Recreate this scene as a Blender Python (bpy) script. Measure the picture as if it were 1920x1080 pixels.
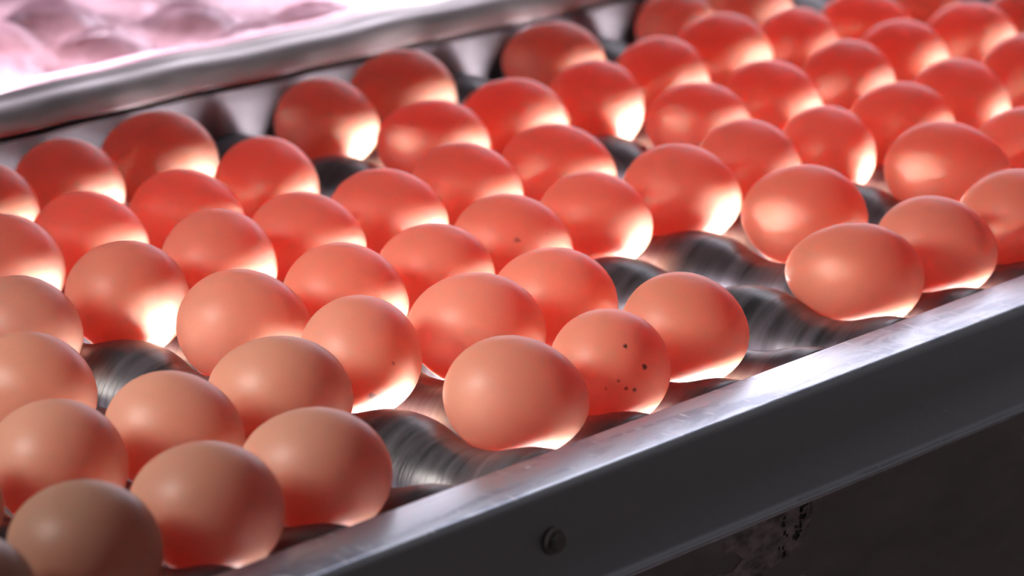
import bpy, bmesh, math, random
from mathutils import Vector, Matrix, Euler, noise

# ------------------------------------------------------------------ setup
scene = bpy.context.scene
for o in list(bpy.data.objects):
    bpy.data.objects.remove(o)
COL = scene.collection
MM = 0.001
BASE = 0.95                     # height of the egg centres above the floor (m)
ROW, LANE = 55.429, 73.214      # roller pitch along the belt, lane pitch across it (mm)
def W(x, y, z): return Vector((x * MM, y * MM, z * MM + BASE))

# camera -------------------------------------------------------------
AZ, EL, DIST, FPX, ROLL, TX, TY = 0.7248260, 0.2785598, 1663.265, 7496.677, -0.0120765, 113.487, 101.599
fwd = Vector((math.cos(EL) * math.cos(AZ), math.cos(EL) * math.sin(AZ), -math.sin(EL)))
right = Vector((math.sin(AZ), -math.cos(AZ), 0)); up = right.cross(fwd)
r2 = math.cos(ROLL) * right + math.sin(ROLL) * up
u2 = -math.sin(ROLL) * right + math.cos(ROLL) * up
CAMPOS = Vector((TX, TY, 0)) - DIST * fwd           # mm
cd = bpy.data.cameras.new('camera'); cam = bpy.data.objects.new('camera', cd); COL.objects.link(cam)
cam.matrix_world = Matrix(((r2.x, u2.x, -fwd.x, CAMPOS.x * MM), (r2.y, u2.y, -fwd.y, CAMPOS.y * MM),
                           (r2.z, u2.z, -fwd.z, CAMPOS.z * MM + BASE), (0, 0, 0, 1)))
cd.sensor_width = 36; cd.lens = FPX / 1920 * 36; cd.clip_start = 0.05; cd.clip_end = 50
cd.dof.use_dof = True; cd.dof.focus_distance = 1.575; cd.dof.aperture_fstop = 10.0
scene.camera = cam

# world, lights, exposure ---------------------------------------------
world = bpy.data.worlds.new('world'); scene.world = world; world.use_nodes = True
bg = world.node_tree.nodes['Background']
bg.inputs[0].default_value = (0.84, 0.75, 0.77, 1); bg.inputs[1].default_value = 0.12

def area(name, loc, target, sx, sy, power, color):
    l = bpy.data.lights.new(name, 'AREA'); l.shape = 'RECTANGLE'; l.size = sx; l.size_y = sy
    l.energy = power; l.color = color
    o = bpy.data.objects.new(name, l); COL.objects.link(o); o.location = loc
    d = Vector(target) - Vector(loc)
    o.rotation_euler = d.to_track_quat('-Z', 'Y').to_euler()
    return o
# candling lamps under the roller bed, shining straight up through the gaps
area('candling_lamp', W(330, 169, -104), W(330, 169, 0), 0.666, 0.352, 320, (1.0, 0.90, 0.93))
area('candling_lamp', W(-105, 163, -104), W(-105, 163, 0), 0.19, 0.365, 13, (1.0, 0.90, 0.93))
area('candling_lamp', W(330, 580, -140), W(330, 580, 0), 0.70, 0.30, 20, (1.0, 0.86, 0.92))
area('rear_rim_light', W(1900, 1300, 350), W(500, 200, 0), 1.2, 0.5, 9, (0.95, 0.88, 1.0))  # unseen area light added for the pale rims on the rear egg tops
area('high_highlight_light', W(1300, 700, 1000), W(250, 200, 0), 0.5, 0.14, 2.8, (0.90, 0.87, 1.0))  # unseen light added to brighten the rail bend and the guard bar's slope
# room lighting: a fluorescent fitting far behind the machine, a shaded lamp to the left
area('rear_ceiling_lamp', W(1548, 757, 430), W(250, 0, 0), 0.6, 0.35, 1.3, (0.88, 0.86, 1.0))
sl = bpy.data.lights.new('left_spot_lamp', 'SPOT'); sl.energy = 35; sl.color = (1.0, 0.92, 0.86)
sl.spot_size = math.radians(37); sl.spot_blend = 0.9; sl.shadow_soft_size = 0.14
so = bpy.data.objects.new('left_spot_lamp', sl); COL.objects.link(so); so.location = W(-600, 400, 380)
so.rotation_euler = (W(45, 0, 0) - so.location).to_track_quat('-Z', 'Y').to_euler()

vs = scene.view_settings
scene.display_settings.display_device = 'sRGB'
vs.view_transform = 'Standard'; vs.look = 'None'; vs.gamma = 1; vs.exposure = 0.0; vs.use_curve_mapping = False
scene.cycles.max_bounces = 12; scene.cycles.diffuse_bounces = 5; scene.cycles.transmission_bounces = 8
scene.cycles.transparent_max_bounces = 12; scene.cycles.sample_clamp_indirect = 8
scene.cycles.use_denoising = True

# ------------------------------------------------------------------ helpers
def mat(name):
    m = bpy.data.materials.new(name); m.use_nodes = True
    nt = m.node_tree; p = nt.nodes['Principled BSDF']
    return m, nt, p
def N(nt, typ, **kw):
    n = nt.nodes.new(typ)
    for k, v in kw.items():
        if k in n.inputs: n.inputs[k].default_value = v
        else: setattr(n, k, v)
    return n
def L(nt, a, b): nt.links.new(a, b)
def ramp(nt, fac, stops):
    r = nt.nodes.new('ShaderNodeValToRGB'); e = r.color_ramp.elements
    while len(e) < len(stops): e.new(0.5)
    for el, (pos, c) in zip(e, stops):
        el.position = pos; el.color = c if len(c) == 4 else (*c, 1)
    L(nt, fac, r.inputs[0]); return r.outputs[0]
def coords(nt, scale=(1, 1, 1)):
    t = nt.nodes.new('ShaderNodeTexCoord'); mp = nt.nodes.new('ShaderNodeMapping')
    mp.inputs['Scale'].default_value = scale
    L(nt, t.outputs['Object'], mp.inputs[0]); return mp.outputs[0]
def mesh_obj(name, bm, m=None, parent=None, smooth=True, loc=None):
    me = bpy.data.meshes.new(name); bm.to_mesh(me); bm.free()
    if smooth:
        for p in me.polygons: p.use_smooth = True
    if m: me.materials.append(m)
    o = bpy.data.objects.new(name, me); COL.objects.link(o)
    if loc is not None: o.location = loc
    if parent: o.parent = parent
    return o
def tag(o, label, cat, group=None, kind=None):
    o['label'] = label; o['category'] = cat
    if group: o['group'] = group
    if kind: o['kind'] = kind
    return o
def extrude_profile(pts, x0, x1, nx=1, wob=None):
    """closed (y,z) profile in mm swept along x, in metres"""
    bm = bmesh.new(); rings = []
    for i in range(nx + 1):
        x = x0 + (x1 - x0) * i / nx
        rings.append([bm.verts.new((x * MM, y * MM, (z + (wob(x, y, z) if wob else 0)) * MM)) for y, z in pts])
    n = len(pts)
    for a, b in zip(rings, rings[1:]):
        for j in range(n):
            bm.faces.new((a[j], a[(j + 1) % n], b[(j + 1) % n], b[j]))
    bm.faces.new(rings[0][::-1]); bm.faces.new(rings[-1])
    bmesh.ops.recalc_face_normals(bm, faces=bm.faces[:])
    return bm
def arc(cy, cz, r, a0, a1, n=6):
    return [(cy + r * math.cos(math.radians(a0 + (a1 - a0) * i / n)), cz + r * math.sin(math.radians(a0 + (a1 - a0) * i / n))) for i in range(n + 1)]
def sheet_profile(path, t):
    """thicken an open (y,z) path to a closed sheet-metal profile"""
    P = [Vector((p[0], p[1])) for p in path]; off = []
    for i, p in enumerate(P):
        d = (P[min(i + 1, len(P) - 1)] - P[max(i - 1, 0)]).normalized()
        off.append(p + Vector((-d.y, d.x)) * t)
    return [tuple(p) for p in P] + [tuple(p) for p in off[::-1]]
def box_bm(x0, x1, y0, y1, z0, z1, bev=0):
    bm = bmesh.new(); bmesh.ops.create_cube(bm, size=1)
    for v in bm.verts:
        v.co = Vector(((x0 + x1) / 2 + v.co.x * (x1 - x0), (y0 + y1) / 2 + v.co.y * (y1 - y0), (z0 + z1) / 2 + v.co.z * (z1 - z0))) * MM
    if bev: bmesh.ops.bevel(bm, geom=bm.edges[:], offset=bev * MM, segments=2, affect='EDGES')
    return bm

# ------------------------------------------------------------------ materials
def egg_material(name, spots=()):
    """translucent brown shell; spots = [(local unit direction, size, strength)] dirt specks"""
    m, nt, p = mat(name)
    oi = nt.nodes.new('ShaderNodeObjectInfo')
    tc = nt.nodes.new('ShaderNodeTexCoord')
    add = N(nt, 'ShaderNodeVectorMath', operation='ADD'); L(nt, tc.outputs['Object'], add.inputs[0])
    sc = N(nt, 'ShaderNodeMath', operation='MULTIPLY'); L(nt, oi.outputs['Random'], sc.inputs[0]); sc.inputs[1].default_value = 37.0
    L(nt, sc.outputs[0], add.inputs[1])
    n1 = N(nt, 'ShaderNodeTexNoise', Scale=2.2, Detail=4.0, Roughness=0.6); L(nt, add.outputs[0], n1.inputs['Vector'])
    n2 = N(nt, 'ShaderNodeTexNoise', Scale=22.0, Detail=3.0); L(nt, add.outputs[0], n2.inputs['Vector'])
    var = ramp(nt, n1.outputs['Fac'], [(0.25, (0.96, 0.945, 0.94)), (0.75, (1.03, 1.03, 1.03))])
    fine = ramp(nt, n2.outputs['Fac'], [(0.3, (0.97, 0.965, 0.96)), (0.7, (1.02, 1.02, 1.02))])
    m1 = N(nt, 'ShaderNodeMix', data_type='RGBA', blend_type='MULTIPLY'); m1.inputs[0].default_value = 1
    L(nt, oi.outputs['Color'], m1.inputs[6]); L(nt, var, m1.inputs[7])
    m2 = N(nt, 'ShaderNodeMix', data_type='RGBA', blend_type='MULTIPLY'); m2.inputs[0].default_value = 1
    L(nt, m1.outputs[2], m2.inputs[6]); L(nt, fine, m2.inputs[7])
    col = m2.outputs[2]
    thru = None
    for d, size, s in spots:
        nn = N(nt, 'ShaderNodeTexNoise', Scale=26.0, Detail=2.0); L(nt, tc.outputs['Object'], nn.inputs['Vector'])
        off = N(nt, 'ShaderNodeVectorMath', operation='SCALE'); L(nt, nn.outputs['Color'], off.inputs[0]); off.inputs['Scale'].default_value = size * 1.2
        ad = N(nt, 'ShaderNodeVectorMath', operation='ADD'); L(nt, tc.outputs['Object'], ad.inputs[0]); L(nt, off.outputs[0], ad.inputs[1])
        ds = N(nt, 'ShaderNodeVectorMath', operation='DISTANCE'); L(nt, ad.outputs[0], ds.inputs[0])
        ds.inputs[1].default_value = Vector(d) + Vector((.6, .6, .6)) * size
        f = ramp(nt, ds.outputs['Value'], [(size * .5, (s, s, s)), (size, (0, 0, 0))])
        mx = N(nt, 'ShaderNodeMix', data_type='RGBA'); L(nt, f, mx.inputs[0]); L(nt, col, mx.inputs[6]); mx.inputs[7].default_value = (0.05, 0.025, 0.02, 1)
        col = mx.outputs[2]
        inv = N(nt, 'ShaderNodeMath', operation='MULTIPLY_ADD'); L(nt, f, inv.inputs[0]); inv.inputs[1].default_value = -1.0; inv.inputs[2].default_value = 1.0
        if thru is None: thru = inv.outputs[0]
        else:
            mm = N(nt, 'ShaderNodeMath', operation='MULTIPLY'); L(nt, thru, mm.inputs[0]); L(nt, inv.outputs[0], mm.inputs[1]); thru = mm.outputs[0]
    L(nt, col, p.inputs['Base Color'])
    p.inputs['Roughness'].default_value = 0.42
    p.inputs['Specular IOR Level'].default_value = 0.45
    p.inputs['Subsurface Weight'].default_value = 0.85
    p.inputs['Subsurface Radius'].default_value = (1.0, 0.55, 0.45)
    p.inputs['Subsurface Scale'].default_value = 0.009
    # thin shell: part of the light passes through it, the yolk and white soak up green and blue
    out = nt.nodes['Material Output']
    tl = N(nt, 'ShaderNodeBsdfTranslucent'); tl.inputs[0].default_value = (0.97, 0.60, 0.50, 1)
    mxs = N(nt, 'ShaderNodeMixShader'); mxs.inputs[0].default_value = 0.44
    if thru is not None:      # dirt specks let no light through
        tf = N(nt, 'ShaderNodeMath', operation='MULTIPLY'); L(nt, thru, tf.inputs[0]); tf.inputs[1].default_value = 0.44; L(nt, tf.outputs[0], mxs.inputs[0])
        sw = N(nt, 'ShaderNodeMath', operation='MULTIPLY'); L(nt, thru, sw.inputs[0]); sw.inputs[1].default_value = 0.85; L(nt, sw.outputs[0], p.inputs['Subsurface Weight'])
    L(nt, p.outputs[0], mxs.inputs[1]); L(nt, tl.outputs[0], mxs.inputs[2]); L(nt, mxs.outputs[0], out.inputs['Surface'])
    va = N(nt, 'ShaderNodeVolumeAbsorption', Density=112.0); va.inputs['Color'].default_value = (0.72, 0.05, 0.0, 1)
    L(nt, va.outputs[0], out.inputs['Volume'])
    bp = N(nt, 'ShaderNodeBump', Strength=0.06, Distance=0.001); L(nt, n2.outputs['Fac'], bp.inputs['Height']); L(nt, bp.outputs[0], p.inputs['Normal'])
    return m
M_EGG = egg_material('eggshell')

def rubber_material():
    m, nt, p = mat('black_rubber')
    n = N(nt, 'ShaderNodeTexNoise', Scale=1.0, Detail=5.0, Roughness=0.65); L(nt, coords(nt, (12, 190, 12)), n.inputs['Vector'])
    n2 = N(nt, 'ShaderNodeTexNoise', Scale=60.0, Detail=3.0); L(nt, coords(nt), n2.inputs['Vector'])
    L(nt, ramp(nt, n.outputs['Fac'], [(0.32, (0.012, 0.012, 0.013)), (0.6, (0.09, 0.084, 0.1))]), p.inputs['Base Color'])
    L(nt, ramp(nt, n2.outputs['Fac'], [(0.3, (0.30,) * 3), (0.7, (0.45,) * 3)]), p.inputs['Roughness'])
    b = N(nt, 'ShaderNodeBump', Strength=0.35, Distance=0.0012); L(nt, n.outputs['Fac'], b.inputs['Height']); L(nt, b.outputs[0], p.inputs['Normal'])
    p.inputs['Specular IOR Level'].default_value = 0.9
    return m
M_RUB = rubber_material()

def steel_material(name, base, rough, scratch=0.0, worn=False):
    m, nt, p = mat(name)
    n = N(nt, 'ShaderNodeTexNoise', Scale=1.0, Detail=6.0, Roughness=0.65); L(nt, coords(nt, (18, 60, 60)), n.inputs['Vector'])
    c0 = tuple(v * 0.8 for v in base)
    L(nt, ramp(nt, n.outputs['Fac'], [(0.35, c0), (0.65, base)]), p.inputs['Base Color'])
    p.inputs['Metallic'].default_value = 1.0
    L(nt, ramp(nt, n.outputs['Fac'], [(0.35, (rough - .07,) * 3), (0.68, (rough + .07,) * 3)]), p.inputs['Roughness'])
    if worn:    # smudges and short pale scratches rubbed into the top face
        big = N(nt, 'ShaderNodeTexNoise', Scale=1.0, Detail=5.0, Roughness=.7, Distortion=.6); L(nt, coords(nt, (16, 75, 75)), big.inputs['Vector'])
        mp = nt.nodes.new('ShaderNodeMapping'); mp.inputs['Rotation'].default_value = (0, 0, math.radians(35)); mp.inputs['Scale'].default_value = (330, 60, 60)
        L(nt, coords(nt), mp.inputs[0])
        scr = N(nt, 'ShaderNodeTexNoise', Scale=1.0, Detail=3.0, Distortion=.7); L(nt, mp.outputs[0], scr.inputs['Vector'])
        sm = ramp(nt, big.outputs['Fac'], [(0.47, (0, 0, 0)), (0.58, (1, 1, 1))])
        sc_ = ramp(nt, scr.outputs['Fac'], [(0.60, (0, 0, 0)), (0.66, (1, 1, 1))])
        both = N(nt, 'ShaderNodeMath', operation='MULTIPLY'); L(nt, sm, both.inputs[0]); L(nt, sc_, both.inputs[1])
        c1 = N(nt, 'ShaderNodeMix', data_type='RGBA'); L(nt, sm, c1.inputs[0]); c1.inputs[6].default_value = (*base, 1); c1.inputs[7].default_value = (base[0] * .66, base[1] * .68, base[2] * .74, 1)
        c2 = N(nt, 'ShaderNodeMix', data_type='RGBA'); L(nt, both.outputs[0], c2.inputs[0]); L(nt, c1.outputs[2], c2.inputs[6]); c2.inputs[7].default_value = (0.86, 0.86, 0.88, 1)
        ge = nt.nodes.new('ShaderNodeNewGeometry'); sx = nt.nodes.new('ShaderNodeSeparateXYZ'); L(nt, ge.outputs['Normal'], sx.inputs[0])
        tp = N(nt, 'ShaderNodeMath', operation='MULTIPLY'); L(nt, both.outputs[0], tp.inputs[0])
        fz = ramp(nt, sx.outputs['Z'], [(0.6, (0, 0, 0)), (0.9, (1, 1, 1))]); L(nt, fz, tp.inputs[1]); both = tp
        st_ = N(nt, 'ShaderNodeMath', operation='MULTIPLY'); L(nt, sm, st_.inputs[0]); L(nt, fz, st_.inputs[1]); L(nt, st_.outputs[0], c1.inputs[0])
        L(nt, both.outputs[0], c2.inputs[0])
        L(nt, c2.outputs[2], p.inputs['Base Color'])
        r1 = N(nt, 'ShaderNodeMix', data_type='FLOAT'); L(nt, both.outputs[0], r1.inputs[0]); r1.inputs[2].default_value = rough; r1.inputs[3].default_value = rough + .2
        L(nt, r1.outputs[0], p.inputs['Roughness'])
    if scratch:
        w = N(nt, 'ShaderNodeTexNoise', Scale=1.0, Detail=2.0, Distortion=1.5); L(nt, coords(nt, (90, 420, 90)), w.inputs['Vector'])
        b = N(nt, 'ShaderNodeBump', Strength=scratch, Distance=0.0006); L(nt, w.outputs['Fac'], b.inputs['Height']); L(nt, b.outputs[0], p.inputs['Normal'])
    return m
M_STEEL = steel_material('scratched_steel', (0.54, 0.585, 0.64), 0.36, 0.12, True)
M_POLISH = steel_material('polished_steel', (0.58, 0.525, 0.53), 0.38, 0.05)
M_PLATE = steel_material('dull_steel_plate', (0.13, 0.122, 0.135), 0.5, 0.1)
M_SIDE = steel_material('dull_grey_steel', (0.40, 0.37, 0.37), 0.42, 0.1)

def simple(name, col, rough=0.6, metal=0.0):
    m, nt, p = mat(name)
    n = N(nt, 'ShaderNodeTexNoise', Scale=40.0, Detail=4.0); L(nt, coords(nt), n.inputs['Vector'])
    L(nt, ramp(nt, n.outputs['Fac'], [(0.3, tuple(c * .85 for c in col)), (0.7, col)]), p.inputs['Base Color'])
    p.inputs['Roughness'].default_value = rough; p.inputs['Metallic'].default_value = metal
    return m
M_FLOOR = simple('dark_concrete', (0.30, 0.26, 0.24), 0.8)
M_BOLT = simple('dark_bolt_steel', (0.35, 0.33, 0.32), 0.4, 1.0)

def sticker_material():
    m, nt, p = mat('torn_paper_label')
    n = N(nt, 'ShaderNodeTexNoise', Scale=1.0, Detail=4.0, Roughness=.7); L(nt, coords(nt, (110, 110, 200)), n.inputs['Vector'])
    L(nt, ramp(nt, n.outputs['Fac'], [(0.40, (0.16, 0.14, 0.13)), (0.62, (0.46, 0.39, 0.37))]), p.inputs['Base Color'])
    p.inputs['Roughness'].default_value = 0.7
    return m
M_STICK = sticker_material()
M_PRINT = simple('faded_black_print', (0.03, 0.028, 0.027), 0.8)

def film_material():
    m, nt, p = mat('clear_plastic_film')
    out = nt.nodes['Material Output']; nt.nodes.remove(p)
    n = N(nt, 'ShaderNodeTexNoise', Scale=1.0, Detail=4.0, Roughness=.6, Distortion=.8); L(nt, coords(nt, (55, 55, 55)), n.inputs['Vector'])
    b = N(nt, 'ShaderNodeBump', Strength=0.5, Distance=0.002); L(nt, n.outputs['Fac'], b.inputs['Height'])
    tr = N(nt, 'ShaderNodeBsdfTransparent'); tr.inputs[0].default_value = (0.97, 0.93, 0.97, 1)
    tl = N(nt, 'ShaderNodeBsdfTranslucent'); tl.inputs[0].default_value = (1.0, 0.66, 0.79, 1)
    df = N(nt, 'ShaderNodeBsdfDiffuse'); df.inputs[0].default_value = (0.9, 0.72, 0.86, 1)
    gl = N(nt, 'ShaderNodeBsdfGlossy', Roughness=0.25); gl.inputs[0].default_value = (0.95, 0.93, 1, 1); L(nt, b.outputs[0], gl.inputs['Normal'])
    a1 = N(nt, 'ShaderNodeMixShader'); a1.inputs[0].default_value = 0.3; L(nt, tl.outputs[0], a1.inputs[1]); L(nt, df.outputs[0], a1.inputs[2])
    a2 = N(nt, 'ShaderNodeMixShader'); L(nt, ramp(nt, n.outputs['Fac'], [(0.3, (0.5,) * 3), (0.7, (0.78,) * 3)]), a2.inputs[0]); L(nt, tr.outputs[0], a2.inputs[1]); L(nt, a1.outputs[0], a2.inputs[2])
    a3 = N(nt, 'ShaderNodeMixShader'); a3.inputs[0].default_value = 0.12; L(nt, a2.outputs[0], a3.inputs[1]); L(nt, gl.outputs[0], a3.inputs[2])
    L(nt, a3.outputs[0], out.inputs['Surface'])
    return m
M_FILM = film_material()

# ------------------------------------------------------------------ setting
fl = mesh_obj('floor', box_bm(-3000, 3500, -3000, 3500, -40, 0), M_FLOOR, smooth=False); fl['kind'] = 'structure'
wl = mesh_obj('wall_near', box_bm(-3000, 3500, -3100, -3000, 0, 2800), M_FLOOR, smooth=False); wl['kind'] = 'structure'

# ------------------------------------------------------------------ near side rail
X0, X1 = -520, 900
rail = bpy.data.objects.new('side_rail', None); COL.objects.link(rail); rail.location = W(0, -74, 0)
rail.location.z = 0
tag(rail, 'scratched grey steel side rail running along the near edge of the rollers', 'rail')
def rail_part(name, bm, m, smooth=True, parent=rail):
    # built in conveyor coordinates (mm about the egg centres); shift into the rail's frame
    bmesh.ops.translate(bm, vec=(0, 74 * MM, BASE), verts=bm.verts[:])
    return mesh_obj(name, bm, m, parent, smooth)
ZT = -3.2
path = [(-44, -40), (-44, ZT - 2)] + arc(-46, ZT - 2, 2, 0, 90, 4)[1:] + arc(-69.5, ZT - 3.5, 3.5, 90, 180, 8) + [(-73, -24), (-73, -43.6), (-73.5, -44.9), (-74.6, -45.8), (-76, -46.2)]
rail_part('top_channel', extrude_profile(sheet_profile(path, 1.6), X0, X1, 40), M_STEEL)
rail_part('side_panel', extrude_profile([(-70.2, -42), (-66, -42), (-66, -420), (-70.2, -420)], X0, X1, 1), M_SIDE, False)
# bolt on the upper panel
bm = bmesh.new()
bmesh.ops.create_cone(bm, cap_ends=True, segments=24, radius1=5.2 * MM, radius2=4.6 * MM, depth=1.2 * MM)
hx = bmesh.ops.create_cone(bm, cap_ends=True, segments=6, radius1=3.6 * MM, radius2=3.3 * MM, depth=2.6 * MM)
bmesh.ops.translate(bm, vec=(0, 0, 1.6 * MM), verts=hx['verts'])
bmesh.ops.rotate(bm, matrix=Matrix.Rotation(math.radians(90), 3, 'X'), verts=bm.verts[:])
bmesh.ops.translate(bm, vec=(-63.5 * MM, -73.6 * MM - 1.2 * MM + .0006, -23.3 * MM), verts=bm.verts[:])
bolt = rail_part('bolt', bm, M_BOLT, False); bolt['label'] = 'dark round bolt head'
# torn paper label on the lower panel
outline = [(78, -47.2), (84, -45.8), (93, -47.4), (94, -54), (92, -60), (88, -66.5), (80, -69), (70, -70.5), (58, -73.5), (40, -73), (24, -70), (26, -65), (34, -64.5), (44, -66), (50, -62.5), (46, -58.5), (40, -57), (38, -53.5), (45, -51), (54, -51.5), (60, -49.5), (68, -50.5)]
bm = bmesh.new()
f = bm.faces.new([bm.verts.new((x * MM, -70.25 * MM, z * MM)) for x, z in outline])
ex = bmesh.ops.extrude_face_region(bm, geom=[f]); bmesh.ops.translate(bm, vec=(0, -0.25 * MM, 0), verts=[v for v in ex['geom'] if isinstance(v, bmesh.types.BMVert)])
bmesh.ops.recalc_face_normals(bm, faces=bm.faces[:])
st = rail_part('torn_label', bm, M_STICK, False); st['label'] = 'torn remains of a pale paper label'
bm = bmesh.new(); rnd = random.Random(5)
for (cx, cz, nn) in ((90, -49.5, 5), (87.5, -54, 6), (85, -59, 6), (83, -64, 4), (76.5, -54.5, 3), (75.5, -60.5, 3), (74.5, -66, 3)):
    for k in range(nn):
        x = cx + rnd.uniform(-2, 2); z = cz + rnd.uniform(-2, 2); w = rnd.uniform(.5, 1.2); h = rnd.uniform(.5, 1.3)
        vs_ = [bm.verts.new((a * MM, -70.62 * MM, b * MM)) for a, b in ((x - w, z - h), (x + w, z - h * .7), (x + w * .9, z + h), (x - w * .8, z + h * .8))]
        bm.faces.new(vs_)
bmesh.ops.translate(bm, vec=(0, 74 * MM, BASE), verts=bm.verts[:])
pr = mesh_obj('faded_print', bm, M_PRINT, st, False); pr['kind'] = 'stuff'
for x in (-440, 820):
    rail_part('leg', box_bm(x - 20, x + 20, -66, -26, -950, -400, 2), M_SIDE, False)

# ------------------------------------------------------------------ far rail
far = bpy.data.objects.new('guard_rail', None); COL.objects.link(far); far.location = (0, 0.424, 0)
tag(far, 'worn polished steel guard rail along the far edge of the rollers', 'rail')
def wob(x, y, z): return -0.0195 * (x - 111) + 0.5 * math.sin(x * 0.035) + 0.35 * math.sin(x * 0.081 + 1)
def far_part(name, bm, m, smooth=True):
    bmesh.ops.translate(bm, vec=(0, -0.424, BASE), verts=bm.verts[:])
    return mesh_obj(name, bm, m, far, smooth)
bar = [(416.2, 14.5), (416.8, 17), (417.45, 19.5), (418.15, 22), (419.0, 24), (420.3, 25.8), (422.2, 27.7), (424.5, 29.4), (428, 30.4), (432, 30.9), (436, 31), (438, 30.4), (438.4, 28), (438.4, 14.5)]
bar = [(y + 2.6, z + .8) for y, z in bar]
far_part('top_bar', extrude_profile(bar, X0, X1 + 100, 140, wob), M_POLISH)
far_part('guard_plate', extrude_profile([(416, 14.0), (419, 14.0), (419, -60), (416, -60)], X0, X1 + 100, 60, lambda x, y, z: wob(x, y, z) * (1 if z > 0 else 0)), M_PLATE, False)
far_part('mounting_strip', extrude_profile([(421, 15.0), (434, 15.0), (434, -80), (421, -80)], X0, X1 + 100, 30, lambda x, y, z: wob(x, y, z) * (1 if z > 0 else 0)), M_SIDE, False)
for x in (-440, 900):
    far_part('leg', box_bm(x - 20, x + 20, 421, 450, -950, -70, 2), M_SIDE, False)

# ------------------------------------------------------------------ rollers
ZAX = -32.6; RW, RP = 19.2, 26.3
def roller_bm(lanes):
    bm = bmesh.new(); rings = []; seg = 36
    prof = [(-40.5, 8.0), (-40.5, 23.5), (-39.6, 25.2)]
    n = int(lanes * 20); y0 = -38.6; y1 = (lanes - 1) * LANE + 38.6
    for i in range(n + 1):
        y = y0 + (y1 - y0) * i / n
        c = 0.5 - 0.5 * math.cos(2 * math.pi * y / LANE)      # 0 at lane centre, 1 between lanes
        s = c * c * (3 - 2 * c) * .35 + c * .65
        r = RW + (RP - RW) * s + 0.12 * math.sin(y * 1.9) * (1 - c)
        prof.append((y, r))
    prof += [(y1 + 1, 25.2), (y1 + 1.9, 23.5), (y1 + 1.9, 8.0)]
    for y, r in prof:
        rings.append([bm.verts.new((r * MM * math.cos(2 * math.pi * k / seg), y * MM, r * MM * math.sin(2 * math.pi * k / seg))) for k in range(seg)])
    for a, b in zip(rings, rings[1:]):
        for k in range(seg):
            bm.faces.new((a[k], a[(k + 1) % seg], b[(k + 1) % seg], b[k]))
    bmesh.ops.recalc_face_normals(bm, faces=bm.faces[:])
    return bm
def axle_bm(y0, y1):
    bm = bmesh.new(); bmesh.ops.create_cone(bm, cap_ends=True, segments=20, radius1=8 * MM, radius2=8 * MM, depth=(y1 - y0) * MM)
    bmesh.ops.rotate(bm, matrix=Matrix.Rotation(math.radians(90), 3, 'X'), verts=bm.verts[:])
    bmesh.ops.translate(bm, vec=(0, (y0 + y1) / 2 * MM, 0), verts=bm.verts[:])
    return bm
ROLLER_LABELS = {
    -6: 'black rubber spool roller nearest the lower left corner, under the front eggs',
    -5: 'black rubber spool roller whose end shows below the tan egg at bottom left',
    -4: 'black rubber spool roller whose rim peeks out left of the tan egg by the rail',
    -3: 'black rubber spool roller between the two lowest whole eggs by the near rail',
    -2: 'dark rubber roller lying behind the frontmost rail eggs at the first empty pocket',
    -1: 'smooth black wavy roller bared in front of the round rail egg at lower centre',
    0: 'black rubber roller under the round lower centre egg and the speckled rail egg',
    1: 'black rubber roller wedged between the speckled rail egg and the plump pink rail egg',
    2: 'black roller peeking out behind the plump pink rail egg in the middle',
    3: 'ribbed black rubber roller laid bare in front of the isolated rail egg at right',
    4: 'long ribbed black roller crossing the empty pockets behind the isolated rail egg',
    5: 'black roller showing as a dark wedge behind the two right hand rail eggs',
    6: 'black roller beneath the cropped rail egg at the right picture edge',
    7: 'black roller glimpsed as a dark notch in the middle of the far red eggs',
    8: 'black roller carrying the row of red eggs that ends in the far corner notch',
    9: 'black roller under the dark notch beside the third lit patch of guard rail',
    10: 'black roller almost hidden under the blurred red eggs near the top',
    11: 'black roller hidden under the brownish blurred eggs at the top edge',
    12: 'rearmost black roller under the blurred eggs at the top right corner',
}
rnd = random.Random(3)
me_sleeve = None
for k in range(-6, 13):
    x = (k + 0.5) * ROW
    if me_sleeve is None:
        r = mesh_obj('conveyor_roller', roller_bm(6), M_RUB); me_sleeve = r.data
        a = mesh_obj('axle', axle_bm(-43.5, 5 * LANE + 49), M_BOLT, r); me_axle = a.data
    else:
        r = bpy.data.objects.new('conveyor_roller', me_sleeve); COL.objects.link(r)
        a = bpy.data.objects.new('axle', me_axle); COL.objects.link(a); a.parent = r
    r.location = W(x, 0, ZAX); r.rotation_euler = (0, rnd.uniform(0, 6.28), 0)
    tag(r, ROLLER_LABELS[k], 'roller', 'black rubber rollers of the conveyor bed')

# ------------------------------------------------------------------ eggs
def egg_bm():
    bm = bmesh.new(); nu, nv = 40, 28; rings = []
    for i in range(1, nv):
        t = math.pi * i / nv
        y = math.cos(t); r = math.sin(t) * (1 + 0.085 * math.cos(t) - 0.02 * math.cos(2 * t))
        rings.append([bm.verts.new((r * math.cos(2 * math.pi * k / nu), y, r * math.sin(2 * math.pi * k / nu))) for k in range(nu)])
    p0 = bm.verts.new((0, 1, 0)); p1 = bm.verts.new((0, -1, 0))
    for a, b in zip(rings, rings[1:]):
        for k in range(nu): bm.faces.new((a[k], a[(k + 1) % nu], b[(k + 1) % nu], b[k]))
    for k in range(nu):
        bm.faces.new((p0, rings[0][(k + 1) % nu], rings[0][k])); bm.faces.new((p1, rings[-1][k], rings[-1][(k + 1) % nu]))
    bmesh.ops.recalc_face_normals(bm, faces=bm.faces[:])
    return bm
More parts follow.
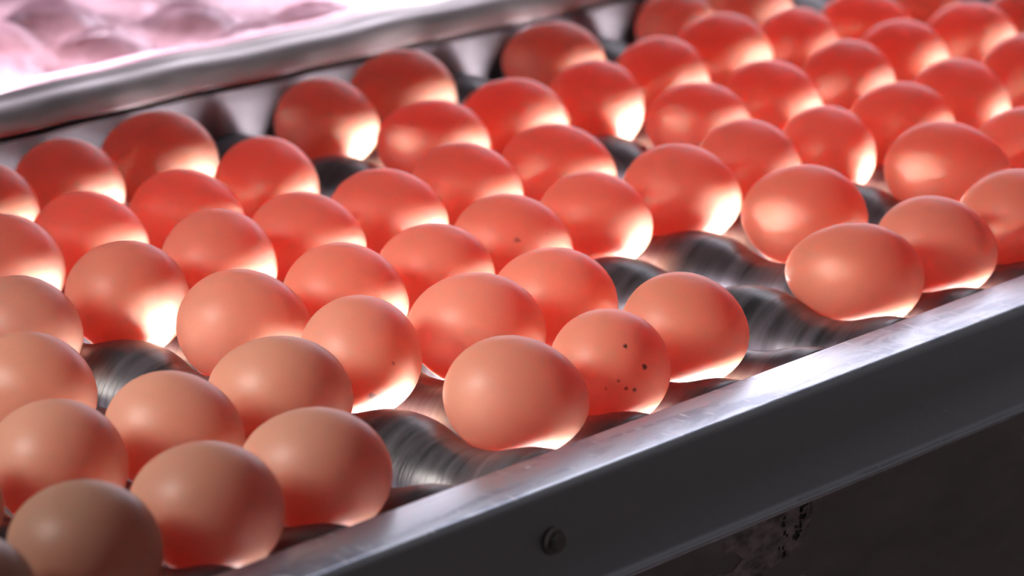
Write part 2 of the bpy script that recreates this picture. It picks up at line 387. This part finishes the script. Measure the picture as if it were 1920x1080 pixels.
# key, row, lane, shift along roller (mm), yaw (deg), half length, half width (mm)
EGGS = [
('s',0,0,-0.7,-12,29.3,22.9),('q',0,1,6.8,23,27.8,23.3),('z',0,2,-1.8,-12,29.3,23.1),('w',0,3,-5.0,-1,28.4,23.3),('x',0,4,-5.2,-1,28.4,22.7),
('r',1,0,0.7,21,27.7,22.2),('o',1,1,-3.2,-12,29.4,23.2),('p',1,2,-5.1,-3,28.5,23.0),('u',1,3,-4.6,17,27.7,23.9),('t',1,4,2.6,-8,28.6,21.5),('A',1,5,0.9,0,28.3,22.6),
('j',2,0,6.5,2,28.2,22.6),('n',2,1,3.5,-3,28.4,22.1),('m',2,2,-3.5,2,28.2,21.7),('v',2,3,-2.0,-5,28.6,22.1),('F',2,4,-1.0,-6,28.6,21.4),('B',2,5,2.9,-5,28.5,22.3),
('l',3,2,1.1,-6,28.6,21.8),('jj',3,3,1.5,-10,28.9,21.7),('D',3,4,3.5,17,27.8,22.9),('C',3,5,2.4,-15,29.6,23.7),
('h',4,0,5.3,-17,30.1,21.8),('k',4,2,0.8,-1,28.2,21.4),('J',4,3,4.3,-4,28.5,22.0),
('i',5,0,2.6,-2,28.4,21.9),('d',5,1,1.0,-9,29.2,23.2),('c',5,2,-3.3,-7,28.9,22.5),('K',5,3,-2.9,-9,28.9,21.8),('H',5,4,3.1,-12,29.1,21.9),('E',5,5,-0.7,-3,28.4,21.9),
('g',6,0,-1.0,0,28.3,22.8),('b',6,2,1.2,9,27.8,22.6),('I',6,4,0.7,-8,28.8,22.2),('G',6,5,1.5,-6,28.8,24.0),
('e',7,1,2.1,-15,30.0,22.4),('a',7,2,-2.5,23,27.6,21.1),('W',7,3,3.6,-1,28.3,21.4),('M',7,4,-3.6,14,27.7,22.2),
('f',8,1,-4.1,-1,28.3,21.5),('Z',8,2,-3.8,2,28.2,22.1),('V',8,3,0.8,4,28.1,21.9),('N',8,4,-0.5,17,27.6,23.0),('L',8,5,-2.6,-8,28.9,22.2),
('X',9,2,0.1,8,27.8,22.4),('U',9,3,-3.4,27,27.6,22.7),('P',9,4,4.0,0,28.4,23.9),
('Y',10,2,-4.5,2,28.2,23.9),('T',10,3,3.4,18,27.5,22.7),('Q',10,4,-2.4,30,27.8,21.7),('O',10,5,5.3,18,27.7,20.8),
('S',11,3,-0.5,10,27.7,23.0),('R',11,4,-7.2,-1,28.3,21.6),('RO',11,5,0,0,28.3,22.0),
('SN',12,3,0,4,28.3,22.4),('SO',12,4,0,-6,28.3,22.0),
('aa',-1,1,-2.1,-14,29.5,22.8),('y',-1,3,-3.8,0,28.2,21.7),
('ee',-2,0,-1.3,-13,29.3,22.7),('dd',-2,1,-2.9,-7,28.7,22.3),('bb',-2,2,2.0,1,28.3,22.5),
('ff',-3,0,-2.0,-11,29.2,23.3),('cc',-3,1,2.2,0,28.4,23.3),('gg',-4,0,0.5,-8,28.8,23.2),('ii',-4,1,4.2,1,28.3,22.6),('hh',-5,0,-0.8,1,28.2,22.1),
]
LANE_TEXT = ['along the near rail', 'in second lane from near rail', 'in third lane from near rail',
             'in third lane from far rail', 'in second lane from far rail', 'along the far rail']
LOOK = {
 'hh': 'dark brown cropped egg', 'gg': 'shaded grey-brown egg', 'ff': 'plump tan egg', 'ee': 'pinkish tan egg', 's': 'round salmon egg', 'r': 'speckled salmon egg', 'j': 'smooth pink egg', 'h': 'isolated glowing peach egg', 'i': 'pale dusky pink egg', 'g': 'cropped red egg',
 'ii': 'brown sliver of egg', 'cc': 'unlit tan egg', 'dd': 'pale tan-pink egg', 'aa': 'salmon egg with shiny patch', 'q': 'upright pale egg with dirt stain', 'o': 'broad orange egg', 'n': 'coral egg', 'd': 'large bright-centred egg', 'e': 'big peach-glowing egg', 'f': 'cropped deep red egg',
 'bb': 'cropped tan egg', 'z': 'broad coral egg', 'p': 'coral egg', 'm': 'bright coral egg', 'l': 'egg with one dark speck', 'k': 'red egg with white-hot corner', 'c': 'large glowing red egg', 'b': 'low red egg', 'a': 'red egg with white-lit corner', 'Z': 'broad red egg', 'X': 'dark-topped red egg', 'Y': 'cropped orange-red egg',
 'y': 'cropped coral egg', 'w': 'tall tan egg with white-hot corner', 'u': 'pink egg', 'v': 'dusky red egg', 'jj': 'bright red egg', 'J': 'dark red egg', 'K': 'dark-topped red egg', 'W': 'glossy red egg', 'V': 'maroon-topped egg', 'U': 'small round pink-red egg', 'T': 'dull maroon egg', 'S': 'blurred brownish egg', 'SN': 'corner sliver of brown egg',
 'x': 'cropped pale coral egg', 't': 'broad red egg', 'F': 'shaded red egg', 'D': 'vivid red egg', 'H': 'dark-topped peach egg', 'I': 'red egg', 'M': 'pinkish red egg with white-lit corner', 'N': 'dusky red egg', 'P': 'blurred red egg', 'Q': 'blurred orange-red egg', 'R': 'dark top-cropped egg', 'SO': 'blurred brown egg at the top edge',
 'A': 'cropped dark red egg', 'B': 'deep red egg', 'C': 'wide bright red egg', 'E': 'peach and red egg', 'G': 'orange-red egg', 'L': 'glowing orange-red egg', 'O': 'top-cropped peach egg', 'RO': 'hazy pink sliver of egg',
}
ORD = ['frontmost', 'second from front', 'third from front', 'fourth from front', 'fifth from front', 'sixth from front', 'seventh from front', 'eighth from front',
       'ninth from front', 'tenth from front', 'eleventh from front', 'twelfth from front', 'thirteenth from front', 'fourteenth from front']
TINT = {}
rnd = random.Random(11)
def ray_local(egg, px, py):
    """where a picture point lies on an egg, in the egg's own unit coordinates (used once, to place dirt specks)"""
    x, y, z, yaw, a, b = egg
    d = (fwd + r2 * ((px - 960) / FPX) - u2 * ((py - 540) / FPX)).normalized()
    Rm = Matrix.Rotation(-yaw, 3, 'Z')
    S = Vector((b, a, b))
    o = Rm @ (CAMPOS - Vector((x, y, z))); dd = Rm @ d
    o = Vector((o.x / S.x, o.y / S.y, o.z / S.z)); dd = Vector((dd.x / S.x, dd.y / S.y, dd.z / S.z))
    A = dd.dot(dd); B = o.dot(dd); C = o.dot(o) - 1; disc = max(B * B - A * C, 0)
    return o + dd * ((-B - math.sqrt(disc)) / A)
SPECKS = {'r': [(1172, 650, .045, .9), (1208, 688, .05, .9), (1160, 714, .03, .7), (1174, 728, .035, .8), (1190, 731, .035, .8), (1136, 727, .03, .6), (1105, 646, .02, .6)],
          'q': [(698, 744, .07, .75), (706, 752, .05, .7), (738, 681, .03, .6)],
          'l': [(970, 450, .055, .7), (1028, 437, .03, .6)],
          'o': [(944, 521, .04, .5)]}
lane_members = {}
for e in EGGS: lane_members.setdefault(e[2], []).append(e)
rank = {}
for l, es in lane_members.items():
    for i, e in enumerate(sorted(es, key=lambda e: e[1])): rank[e[0]] = i
egg_mesh = None
for key, row, lane, dy, yaw, a, b in EGGS:
    x, y, z = row * ROW, lane * LANE + dy, 1.3 * (b - 22.6)
    yw = -math.radians(yaw)
    if egg_mesh is None:
        o = mesh_obj('egg', egg_bm(), M_EGG); egg_mesh = o.data
    else:
        o = bpy.data.objects.new('egg', egg_mesh); COL.objects.link(o)
    flip = rnd.random() < .4
    o.location = W(x, y, z); o.rotation_euler = (0, 0, yw + (math.pi if flip else 0))
    o.scale = (b * MM, a * MM, b * MM)
    t = rnd.uniform(-1, 1)
    o.color = (0.71 + .03 * t, 0.455 + .03 * t, 0.32 + .03 * t, 1)
    if key in SPECKS:
        pos = [(ray_local((x, y, z, o.rotation_euler[2], a, b), px, py), s, k) for px, py, s, k in SPECKS[key]]
        pos = [(p_, s * 1.35, min(1, k * 1.1)) for p_, s, k in pos]
        ms = egg_material('speckled_eggshell', pos)
        o.data = egg_mesh.copy(); o.data.materials.clear(); o.data.materials.append(ms)
    tag(o, f"{LOOK[key]}, {ORD[rank[key]]} {LANE_TEXT[lane]}", 'egg', 'brown eggs on the roller conveyor')

# ------------------------------------------------------------------ second bed beyond the far rail, under plastic film
BED2 = [(284, 528, 0, 'lavender-capped egg bulging under the film nearest the far rail'),
        (357, 541, 5, 'dusky lump of egg under the film, rightmost of the bulges'),
        (150, 486, 4, 'peach egg under the film low down where the guard rail leaves the picture'),
        (272, 466, -8, 'rosy egg under the film beside the guard rail near the left'),
        (258, 588, -6, 'pale egg under the film at the left picture edge'),
        (316, 604, 8, 'orange glowing egg under the film in the top left corner'),
        (342, 474, -4, 'cream glowing egg under the film close behind the guard rail'),
        (208, 528, 3, 'pink egg under the film low at the left picture edge'),
        (398, 488, 0, 'coral egg under the film at the top edge beside the rail')]
for x, y, yaw, lab in BED2:
    o = bpy.data.objects.new('egg', egg_mesh); COL.objects.link(o)
    o.location = W(x, y, -7); o.rotation_euler = (0, 0, math.radians(yaw)); o.scale = (22 * MM, 28 * MM, 22 * MM)
    o.color = (0.70, 0.43, 0.31, 1)
    tag(o, lab, 'egg', 'eggs under the plastic film')
for k, lab in zip(range(3, 8), ('leftmost', 'second from left', 'middle', 'second from right', 'rightmost')):
    r = bpy.data.objects.new('conveyor_roller', me_sleeve); COL.objects.link(r)
    a = bpy.data.objects.new('axle', me_axle); COL.objects.link(a); a.parent = r
    r.location = W(k * ROW + 66, 492, ZAX - 7); r.rotation_euler = (0, k, 0)
    tag(r, f'black rubber roller under the plastic film beyond the guard rail, {lab} of five', 'roller', 'rollers under the film')
def film_bm():
    bm = bmesh.new(); nx, ny = 240, 150; g = []
    for i in range(nx + 1):
        x = 20 + 560 * i / nx; col = []
        for j in range(ny + 1):
            y = 441.6 + 324 * j / ny
            z = 11 + 3.2 * noise.noise(Vector((x * .03, y * .03, 1))) + 1.4 * noise.noise(Vector((x * .11, y * .11, 5))) + .7 * noise.noise(Vector((x * .3, y * .3, 2)))
            for ex, ey, yw, _ in BED2:
                d = ((x - ex) / 25) ** 2 + ((y - ey) / 32) ** 2
                z = max(z, 24.5 - 14 * d + 1.2 * noise.noise(Vector((x * .12, y * .12, 9))))
            if y < 470:      # the near hem is held up along the back of the guard rail
                z = max(z, 32.4 + wob(x, y, 30) - max(0, y - 449) * 1.0)
            col.append(bm.verts.new((x * MM, y * MM, z * MM + BASE)))
        g.append(col)
    for i in range(nx):
        for j in range(ny):
            bm.faces.new((g[i][j], g[i + 1][j], g[i + 1][j + 1], g[i][j + 1]))
    bmesh.ops.recalc_face_normals(bm, faces=bm.faces[:])
    return bm
fo = mesh_obj('plastic_film', film_bm(), M_FILM)
tag(fo, 'crinkled lavender-pink plastic film stretched over glowing eggs beyond the guard rail', 'plastic film')
